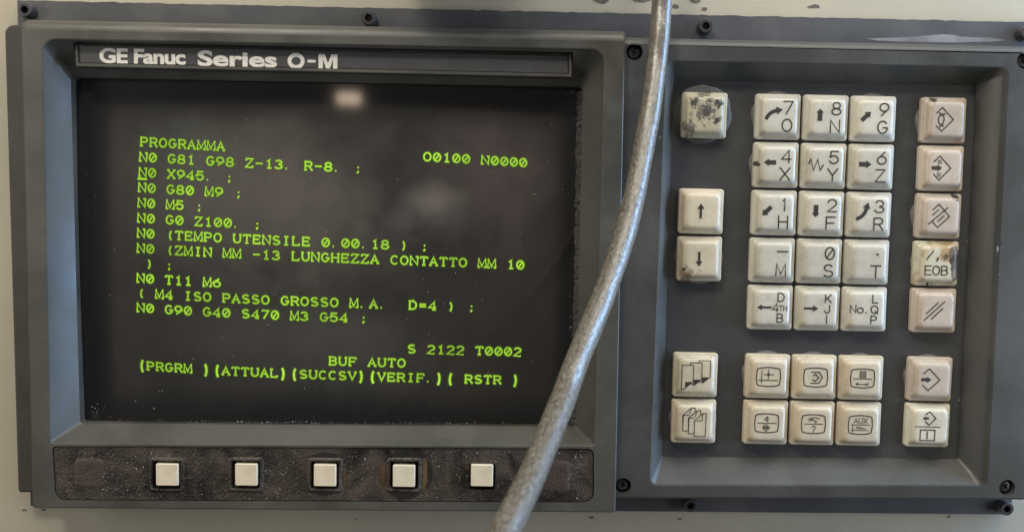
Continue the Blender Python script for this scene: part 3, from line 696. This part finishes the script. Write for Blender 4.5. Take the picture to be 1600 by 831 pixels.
def num(d, l, slash=False):
    g = Leg(); g.text(d, 2.9, 3.2, 4.5, 3.4, slash=slash) if d not in '-.' else None
    if d == '-': g.line([(1.2, 3.5), (4.9, 3.5)], .4)
    if d == '.': g.poly(circle(3.0, 3.2, .45, 12))
    return g.text(l, 2.6, -3.35, 4.5, 3.6)
def diamond(g, t, r, b, e1, e2): return g.line([e1, t, r, b, e2], .30)
LEG = {}
LEG['7'] = num('7', 'O').curved(-.9, -2.6, 4.6, 155, 100, 1.35, 2.9, 2.3)
LEG['8'] = num('8', 'N').arrow(-3.2, -1.4, -3.2, 3.1, 1.75, 2.9, 1.5)
LEG['9'] = num('9', 'G').arrow(-5.4, -1.0, -2.0, 2.3, 1.6, 3.0, 1.9)
LEG['4'] = num('4', 'X').arrow(-.9, .9, -5.5, .9, 1.6, 2.8, 1.9)
LEG['5'] = num('5', 'Y').line([(-6.5, .9), (-5.8, 2.5), (-4.6, -1.8), (-3.2, 2.4), (-2.1, -1.7), (-1.1, .2)], .42)
LEG['6'] = num('6', 'Z').arrow(-5.6, .8, -.9, .8, 1.75, 3.0, 2.0)
LEG['1'] = num('1', 'H').arrow(-2.0, 2.3, -5.4, -1.0, 1.6, 3.0, 1.9)
LEG['2'] = num('2', 'F').arrow(-3.1, 3.3, -3.1, -1.3, 1.75, 2.9, 1.5)
LEG['3'] = num('3', 'R').curved(-7.0, 3.2, 4.9, -70, -12, 1.35, 2.9, 2.3)
LEG['-'] = num('-', 'M'); LEG['0'] = num('0', 'S', True); LEG['.'] = num('.', 'T')
LEG['d4'] = Leg().arrow(-.4, .3, -5.9, .3, .8, 2.2, 1.9).text('4', 1.1, .3, 3.2, 2.2, .32).text('TH', 4.0, 0, 2.0, 1.25, .26, .35).text('D', 3.1, 4.2, 3.1, 2.5, .32).text('B', 2.9, -3.7, 3.1, 2.4, .32)
LEG['kji'] = Leg().arrow(-6.2, .3, -.6, .3, .8, 2.4, 2.0).text('K', 3.0, 4.1, 2.9, 2.3, .32).text('J', 2.9, .1, 2.9, 2.2, .32).text('I', 2.7, -3.8, 2.9, 2, .32)
LEG['no'] = Leg().text('No', -4.0, .3, 2.9, 2.3, .32, .22).poly(circle(-.4, -1.0, .28, 10)).text('L', 2.9, 4.2, 2.9, 2.1, .32).text('Q', 2.8, .2, 2.9, 2.6, .32).text('P', 2.6, -3.7, 2.9, 2.3, .32)
LEG['up'] = Leg().arrow(-.7, -2.6, -.7, 3.0, .9, 2.6, 2.1)
LEG['down'] = Leg().arrow(-.7, 2.8, -.7, -2.7, .9, 2.6, 2.0)
g = Leg(); diamond(g, (-2, 4.5), (2.3, .1), (-1.9, -4.3), (-4, 2.4), (-4.0, -2.4))
g.line([(-2.9, 2.5), (-2.4, 1.7)] + arc(-4.2, .1, 3.0, 3.0, 30, -45, 6) + [(-2.7, -2.7)], .34).line([(-.9, 2.1), (-2.2, 2.0)] + arc(-.4, -.1, 2.9, 2.7, 130, 215, 6) + [(-1.4, -2.4)], .34); LEG['shift'] = g
g = Leg(); diamond(g, (-2, 4.5), (2.3, 0), (-2, -4.5), (-4.1, 2.3), (-4.1, -2.3)); g.arrow(-5, 0, -1, 0, 1.4, 2.6, 1.8)
for k in range(4):
    g.line([(-2.7, 2.9 - k * .42), (-1.3, 2.9 - k * .42)], .16); g.line([(-2.8, -1.9 - k * .42), (-1.4, -1.9 - k * .42)], .16)
LEG['insert'] = g
g = Leg(); diamond(g, (-1.4, 4.5), (2.8, 0), (-1.5, -4.3), (-3.5, 2.4), (-3.5, -2.1)); g.line([(-5, -3.1), (1.9, 3.2)], .3).line([(-3.6, .4), (-1.5, 2.4)], .3).line([(-1.5, -2), (.7, .2)], .3); LEG['delete'] = g
LEG['eob'] = Leg().line([(-5.1, 1.7), (-2.6, 4.9)], .34).line([(-.8, 2.3), (-.8, 1.9), (-1.1, 1.4)], .5).text('#', 2.1, 2.8, 2.2, 2.2, .2).text('EOB', -1.2, -2.4, 3.3, 2.5, .34, .25)
LEG['reset'] = Leg().line([(-4, -1), (.3, 3.2)], .32).line([(-4.6, -3.4), (2.8, 3.7)], .32).line([(-2, -3), (2.2, 1.1)], .32)
g = Leg(); diamond(g, (-1.7, 4.6), (2.5, .4), (-1.8, -3.8), (-3.9, 2.6), (-3.9, -1.8)); g.arrow(-4.6, .4, -.7, .4, 1.2, 2.3, 1.7); LEG['input'] = g
g = Leg(); diamond(g, (-.8, 6.0), (1.7, 3.4), (-.8, .8), (-2.2, 4.8), (-2.2, 2.1)); g.arrow(-1.0, 3.4, -3.3, 3.4, .8, 1.7, 1.2).line([(-6, .1), (3.5, .1)], .28).line([(-4, -1.1), (1.6, -1.1), (1.6, -5.2), (-4, -5.2), (-4, -1.1)], .3).line([(-1.3, -1.9), (-1.3, -4.5)], .34); LEG['output'] = g
g = Leg()
for k in range(3):
    dx, dy = 3.2 * k, .95 * k; x0 = -5.8 + dx
    if k == 0: g.line([(-1.4, -2.15), (-1.4, 4.25), (-5.8, 4.25), (-5.8, -4.9), (-4.4, -4.9)], .27)
    else: g.line([(x0, 3.3 + dy), (x0, 4.25 + dy), (x0 + 4.4, 4.25 + dy), (x0 + 4.4, -2.15 + dy)], .27).line([(x0 + .3, -4.0 + dy + .4), (x0 + 1.2, -4.1 + dy), (x0 + 1.6, -3.2 + dy)], .24)
    g.poly([(x0 + 1.4, -2.15 + dy), (x0 + 4.4, -2.15 + dy), (x0 + 2.9, -3.5 + dy), (x0 + 1.4, -4.7 + dy)])
LEG['pageup'] = g
g = Leg()
for k in (2, 1, 0):
    dx, dy = -2.2 * k, 1.05 * k
    q = [(-.3, .95), (-.3, -5.1), (3.9, -5.1), (4.2, 3.8), (2.8, 3.8), (2.6, 1.0), (-.3, .95), (2.8, 3.8)]
    q = [(x + dx, y + dy) for x, y in q]
    if k == 0: g.line(q, .27)
    else:
        g.line([q[6], q[0], q[1], (q[1][0] + 2.2, q[1][1])], .27).line([q[6], q[4], q[3], (q[3][0] - .05, q[3][1] - 1.3)], .27).line([q[4], (q[5][0] - .4, q[5][1] + .6)], .24).line([q[0], (q[0][0] + 2.2, q[0][1] + .05)], .25)
LEG['pagedown'] = g
g = Leg().tv(); g.line([(-3.1, 2.8), (-3.1, -2)], .28).line([(-4.3, -.9), (2.9, -.9)], .28).line([(-2.3, 1.3), (1.4, 1.3)], .26).line([(-.5, 3.1), (-.5, -.4)], .26)
g.poly([(-1.3, 1.3), (-.5, 1.9), (.3, 1.3), (-.5, .7)]); LEG['pos'] = g
g = Leg().tv(); g.line([(-2.1, 2.4), (.9, 2.4), (2.1, .4), (.8, -1.8), (-2.2, -1.8)], .3).line([(-1.4, 1.0), (-.6, 1.7), (.7, .35), (-.6, -1.1), (-1.5, -.4)], .3); LEG['prog'] = g
g = Leg().tv().line([(-3.9, .2), (3, .2)], .26)
for k in range(6): g.line([(-1.5, 3.1 - k * .48), (.7, 3.1 - k * .48)], .22)
g.line([(-1.5, 3.1), (-1.5, .6)], .2).line([(.7, 3.1), (.7, .6)], .2).line([(-2.6, -1.9), (1.6, -1.9)], .24).poly(circle(-2.4, -1.8, .5, 10)).line([(1.7, -1.2), (1.7, -2.5)], .24).poly([(.6, -1.4), (1.6, -1.9), (.6, -2.4)]); LEG['menu'] = g
g = Leg().tv().line([(-4, .4), (3.1, .4)], .26).line([(-.2, 3.0), (-.2, 1.0)], .26).line([(-.4, 2.7), (-1.4, 1.9), (-.4, 1.3)], .2).line([(-.9, 2.3), (.3, 2.3)], .2).line([(-.9, 1.5), (.3, 1.5)], .2)
g.line([(-.7, -.1), (.8, -1.3), (-.7, -2.7), (-1.8, -1.6), (-1.8, -.7), (-.7, -.1)], .26).arrow(-1.6, -1.3, .3, -1.3, .7, 1.4, .9); LEG['dgnos'] = g
g = Leg().tv().line([(-3.9, .4), (3, .4)], .26).line([(-2.6, 2.0), (-1.6, 2.7), (.4, 2.9), (1.6, 2.4)], .26).line([(-2.2, 1.5), (-1.2, 1.9), (.6, 1.7), (.0, 1.1), (.7, .95)], .26).line([(-1.8, 2.3), (-.6, 2.3)], .24).text('?', -.4, -1.5, 2.4, 1.6, .27); LEG['help'] = g
g = Leg().tv().line([(-3.9, .4), (3, .4)], .26).text('AUX', -.4, 2.0, 2.0, 1.45, .22, .25).line([(-3.4, .1), (-3.4, -2.3)], .24).line([(-3.9, -1.7), (2.6, -1.7)], .22).line([(-2.1, -1.0), (-1.6, -.3), (-1.3, -1.1), (-.7, -.4), (-.4, -1.1), (0, -.6), (.3, -1.1), (1.0, -.9), (1.5, -1.1)], .26); LEG['aux'] = g
cu0, cv0 = 90.32, 66.60
COL = [-27.75, 0, 18, 36, 62.64]; ROW = [0, 18, 36, 54, 72, 98.53, 116.49]
# boot: thin clear dome under some keys
def boot_mesh(rad, seg=40):
    bm = bmesh.new(); prev = None
    for i, (k, h) in enumerate([(1.0, 0), (.97, .5), (.90, 1.0), (.80, 1.35), (.66, 1.6)]):
        rg = ring(bm, [(x * (1 + .015 * math.sin(5 * math.atan2(y, x)) + .01 * math.sin(9 * math.atan2(y, x))), y) for x, y in circle(0, 0, rad * k, seg)], h)
        if prev: loft(bm, prev, rg)
        prev = rg
    recalc(bm); me = bpy.data.meshes.new('clear_boot'); bm.to_mesh(me); bm.free()
    for p in me.polygons: p.use_smooth = True
    return me
BOOT = boot_mesh(9.35)
def cover_mesh():
    bm = bmesh.new(); prev = None; seg = 48
    for k, h in [(1.0, -.4), (1.0, .6), (.985, 2.2), (.95, 3.8), (.88, 5.0), (.76, 5.75), (.58, 6.05), (.34, 6.1), (.12, 6.1)]:
        pts = []
        for i in range(seg):
            a = -2 * math.pi * i / seg; w_ = 1 + .018 * math.sin(5 * a + 4 * k) + .014 * math.sin(11 * a + 9 * k)
            pts.append((11 * k * w_ * math.cos(a), 11 * k * w_ * math.sin(a)))
        rg = [bm.verts.new(P(p[0], p[1], h + .10 * math.sin(7 * i_ * .13 + 12 * k) + .07 * math.sin(i_ * 1.3 + 20 * k))) for i_, p in enumerate(pts)]
        if prev: loft(bm, prev, rg)
        prev = rg
    fill(bm, [prev]); recalc(bm); me = bpy.data.meshes.new('clear_cover'); bm.to_mesh(me); bm.free()
    for p in me.polygons: p.use_smooth = True
    m = bpy.data.materials.new('wrinkled_clear_film'); m.use_nodes = True; N = m.node_tree.nodes; L = m.node_tree.links; b = N['Principled BSDF']
    b.inputs['Base Color'].default_value = (.40, .39, .36, 1); b.inputs['Roughness'].default_value = .12
    fr = N.new('ShaderNodeLayerWeight'); pw = N.new('ShaderNodeMath'); pw.operation = 'POWER'; pw.inputs[1].default_value = 2.5; L.new(fr.outputs['Facing'], pw.inputs[0])
    ma = N.new('ShaderNodeMath'); ma.operation = 'MULTIPLY_ADD'; L.new(pw.outputs[0], ma.inputs[0]); ma.inputs[1].default_value = .5; ma.inputs[2].default_value = .09
    tr = N.new('ShaderNodeBsdfTransparent'); mx = N.new('ShaderNodeMixShader'); L.new(ma.outputs[0], mx.inputs[0]); L.new(tr.outputs[0], mx.inputs[1]); L.new(b.outputs[0], mx.inputs[2])
    L.new(mx.outputs[0], N['Material Output'].inputs[0]); me.materials.append(m); return me
COVER = cover_mesh()
KEYS = [ # column, row, legend, material, label, boot
 (0, 0, None, 'key_worn', 'scorched cream key with its legend worn off and a clear ring round it', (COVER, -.4, .5)),
 (0, 2, 'up', 'key_warm', 'beige key with thin up arrow', None), (0, 3, 'down', 'key_down', 'beige key with thin down arrow and grimy corner', (BOOT, .3, -.5)),
 (0, 5, 'pageup', 'key_warm', 'beige key with three curling pages', None), (0, 6, 'pagedown', 'key_warm', 'beige key with three folded pages', (BOOT, .1, -.2)),
 (1, 0, '7', 'key_cream', 'cream key with 7, O and curved arrow', (BOOT, -.2, .6)), (2, 0, '8', 'key_cream', 'cream key with 8, N and up arrow', None), (3, 0, '9', 'key_cream', 'cream key with 9, G and diagonal arrow', (BOOT, .4, .6)),
 (1, 1, '4', 'key_four', 'cream key with 4, X and left arrow', (BOOT, -.3, 0)), (2, 1, '5', 'key_cream', 'cream key with 5, Y and zigzag', None), (3, 1, '6', 'key_cream', 'cream key with 6, Z and right arrow', (BOOT, .4, 0)),
 (1, 2, '1', 'key_cream', 'cream key with 1, H and diagonal arrow', None), (2, 2, '2', 'key_cream', 'cream key with 2, F and down arrow', None), (3, 2, '3', 'key_cream', 'cream key with 3, R and curved arrow', (BOOT, .2, -.1)),
 (1, 3, '-', 'key_cream', 'cream key with minus sign and M', None), (2, 3, '0', 'key_cream', 'cream key with slashed 0 and S', None), (3, 3, '.', 'key_cream', 'cream key with dot and T', (BOOT, .3, -.2)),
 (1, 4, 'd4', 'key_cream', 'cream key with left arrow and D, 4TH, B', None), (2, 4, 'kji', 'key_cream', 'cream key with right arrow and K, J, I', None), (3, 4, 'no', 'key_cream', 'cream key with No. and L, Q, P', None),
 (1, 5, 'pos', 'key_warm', 'beige key with axes in a screen outline', (BOOT, 0, .3)), (2, 5, 'prog', 'key_warm', 'beige key with chevron in a screen outline', (BOOT, 0, .2)), (3, 5, 'menu', 'key_warm', 'beige key with page and dimension in a screen outline', (BOOT, .2, 0)),
 (1, 6, 'dgnos', 'key_warm', 'beige key with small diamond arrow in a screen outline', None), (2, 6, 'help', 'key_warm', 'beige key with question mark in a screen outline', None), (3, 6, 'aux', 'key_warm', 'beige key with AUX in a screen outline', None),
 (4, 0, 'shift', 'key_shift', 'pinkish key with crossed curves in a diamond', (BOOT, -.3, -.3)), (4, 1, 'insert', 'key_pink', 'pinkish key with arrow into a diamond between lines', None), (4, 2, 'delete', 'key_del', 'pinkish key with slashed diamond', (BOOT, -.35, -.2)),
 (4, 3, 'eob', 'key_eob', 'burnt cream key with EOB and slash', (BOOT, .5, -.2)), (4, 4, 'reset', 'key_pink', 'pinkish key with three slanted strokes', None),
 (4, 5, 'input', 'key_pink', 'pinkish beige key with arrow into a diamond', (BOOT, .15, 0)), (4, 6, 'output', 'key_pale', 'pale cream key with diamond above a boxed bar', None)]
for c, r_, lg, mt, lab, boot in KEYS:
    u = cu0 + COL[c] + KS / 2; v = cv0 - ROW[r_] - KS / 2
    me = KEYM.copy(); me.materials.append(MAT[mt])
    o = bpy.data.objects.new('key', me); C.objects.link(o); o.parent = kp
    o.location = P(u, v, 9.85); o['label'] = lab
    o.rotation_euler = (random.uniform(-.014, .014), random.uniform(-.006, .006), random.uniform(-.014, .014))
    if c == 0 and r_ == 0: o.rotation_euler = (.02, .006, -.03)
    if lg:
        L_ = LEG[lg]; lme = mesh_from('legend', L_.V, L_.F)
        lo = link_mesh('legend', lme, 'ink', o, None)
    if boot:
        bo = bpy.data.objects.new('clear_cover' if boot[0] is COVER else 'clear_boot', boot[0]); C.objects.link(bo); bo.parent = o; bo.location = P(boot[1], boot[2], -.5)
        if not boot[0].materials: boot[0].materials.append(MAT['boot'])

# ================================================================ CABLE
cable_pts = [(58, 330, 34), (57.5, 240, 20), (55.6, 160, 16), (54.2, 125, 17), (52.6, 98.7, 20), (51.6, 86.2, 23), (50.3, 73.9, 26), (48.4, 61.5, 31), (46.0, 49.4, 36), (43.2, 37.5, 43), (40.2, 26.1, 50), (36.6, 15, 58), (32.4, 4.5, 66),
 (27.8, -5.4, 75), (22.9, -14.8, 84), (18.2, -23.3, 94), (14.2, -31.2, 104), (6.0, -43.7, 128), (1.2, -49.3, 142), (-2.3, -53.1, 152), (-12, -65, 180), (-40, -100, 225), (-110, -170, 250), (-200, -300, 240)]
def catmull(p, n=10):
    out = []
    for i in range(len(p) - 1):
        q = [Vector(p[max(0, min(len(p) - 1, i + k))]) for k in (-1, 0, 1, 2)]
        for j in range(n):
            t = j / n
            out.append(.5 * ((2 * q[1]) + (q[2] - q[0]) * t + (2 * q[0] - 5 * q[1] + 4 * q[2] - q[3]) * t * t + (3 * q[1] - q[0] - 3 * q[2] + q[3]) * t ** 3))
    return out + [Vector(p[-1])]
path = [P(*q) for q in catmull(cable_pts)]
V = []; F = []; UV = []; NS = 28; ln = 0
nrm0 = Vector((0, -1, 0))
for i, p in enumerate(path):
    t = (path[min(i + 1, len(path) - 1)] - path[max(i - 1, 0)]).normalized()
    side = nrm0.cross(t).normalized(); up = t.cross(side).normalized()
    if i: ln += (p - path[i - 1]).length
    rad = .0037 * (1 + .012 * math.sin(ln * 160) + .008 * math.sin(ln * 410 + 1))
    for k in range(NS + 1):
        a_ = 2 * math.pi * k / NS + math.pi / 2
        V.append(p + side * rad * math.cos(a_) + up * rad * math.sin(a_)); UV.append((ln, k / NS * .0233))
for i in range(len(path) - 1):
    for k in range(NS):
        a_ = i * (NS + 1) + k; F.append((a_, a_ + 1, a_ + NS + 2, a_ + NS + 1))
me = mesh_from('cable', V, F, UV)
cab = link_mesh('cable', me, 'cable', None, 60); tag(cab, 'dirty grey round cable hanging diagonally in front of the panel', 'cable')

# ================================================================ DUST
def chips(name, spots, parent, lab):
    V = []; F = []
    for u, v, h, s in spots:
        b = len(V); a = random.uniform(0, 6.28); el = random.uniform(.5, 1.0)
        for k in range(3):
            t = a + k * 2.094 + random.uniform(-.4, .4); V.append(P(u + s * math.cos(t), v + s * el * math.sin(t), h + random.uniform(0, .1)))
        V.append(P(u, v, h + s * .8))
        F += [(b, b + 1, b + 3), (b + 1, b + 2, b + 3), (b + 2, b, b + 3)]
    link_mesh(name, mesh_from(name, V, F), 'chip', parent, None, 'stuff', lab)
R = random.uniform
def sz(): return min(.5, .07 + random.expovariate(14))
sp_ = []
CL = [(R(-165, 30), R(-88, -71)) for k in range(26)]
for i in range(1300):
    u = R(-169, 32); v = R(-89.6, -70)
    if i % 3: q = random.choice(CL); u = q[0] + random.gauss(0, 6); v = q[1] + random.gauss(0, 2.6)
    if not (-169 < u < 31.5 and -89.4 < v < -70.2): continue
    t = (u + 169) / 201; v += 2.2 * t
    if any(abs(u - a) < 5.6 and abs(v - b) < 5.6 for a, b in HOLES): continue
    sp_.append((u, v, 21.56, sz() * .75))
chips('metal_dust', sp_, crt, 'bright metal specks on the soft key strip')
sp_ = []
for i in range(420):
    u = R(-163, 25); v = R(-62, 66); sp_.append((u, v, hs(u, v), sz() * .72))
for i in range(280):
    u = random.choice((R(-160, 24), random.gauss(-95, 14), random.gauss(-30, 12)))
    u = max(-160, min(24, u)); t = (u + 164) / 190; v = -63.4 + 1.9 * t + abs(random.gauss(0, .35)); sp_.append((u, v, hs(u, v) + .1, sz()))
for i in range(150):
    v = R(-62, 66); u = 24.5 - abs(random.gauss(0, 1.0)); sp_.append((u, v, 9.3, sz() * .7))
for i in range(30):
    u = -162 + abs(random.gauss(0, 3)); v = -62.5 + abs(random.gauss(0, 3)); sp_.append((u, v, hs(u, v), sz()))
for i in range(24):
    u = 24.5 - abs(random.gauss(0, 2.5)); v = 66.5 - abs(random.gauss(0, 1.5)); sp_.append((u, v, hs(u, v) + .1, sz()))
chips('metal_dust', sp_, screen, 'fine dust on the screen glass')
sp_ = []
for i in range(60):
    u = R(60, 175); v = -72.9 + .9 * (u - 60) / 115 + abs(random.gauss(0, .25)); sp_.append((u, v, 9.4, sz() * .8))
for i in range(26):
    t = random.random(); sp_.append((175.6 + 5.4 * t + R(-.3, .3), -72.2 - 7.4 * t + R(-.3, .3), 10.2 + 7.0 * t, sz() * .9))
for i in range(30):
    u = R(60, 175); v = R(-72, 71); sp_.append((u, v, 9.35, sz() * .5))
for i in range(14): sp_.append((174.4 + R(-.6, .3), R(-70, 70), 9.5, sz()))
chips('metal_dust', sp_, kp, 'metal specks along the keypad recess')

# ================================================================ ADDED UNSEEN BOX ABOVE THE FRAME (casts the shadow across the plate)
box = thing('shadow_box', 'added grey box, out of view above the screen unit, that shades the plate', 'box')
bm = bmesh.new()
q = [(-49, 190), (14, 190), (14, 122), (-49, 122)]
a = ring(bm, rquad(q, 3, 6), .3); b_ = ring(bm, rquad(q, 3, 6), 58); c = ring(bm, rquad(inset(q, 1.5, 1.5, 1.5, 1.5), 2, 6), 60); loft(bm, a, b_); loft(bm, b_, c); fill(bm, [c]); recalc(bm)
finish('body', bm, 'housing', box, 35)
for u, v in [(-42, 183), (7, 183), (7, 129), (-42, 129)]:
    link_mesh('cross_screw', cs, 'screw', box, 35, loc=P(u, v, 59.5))  # screws of the added unseen box
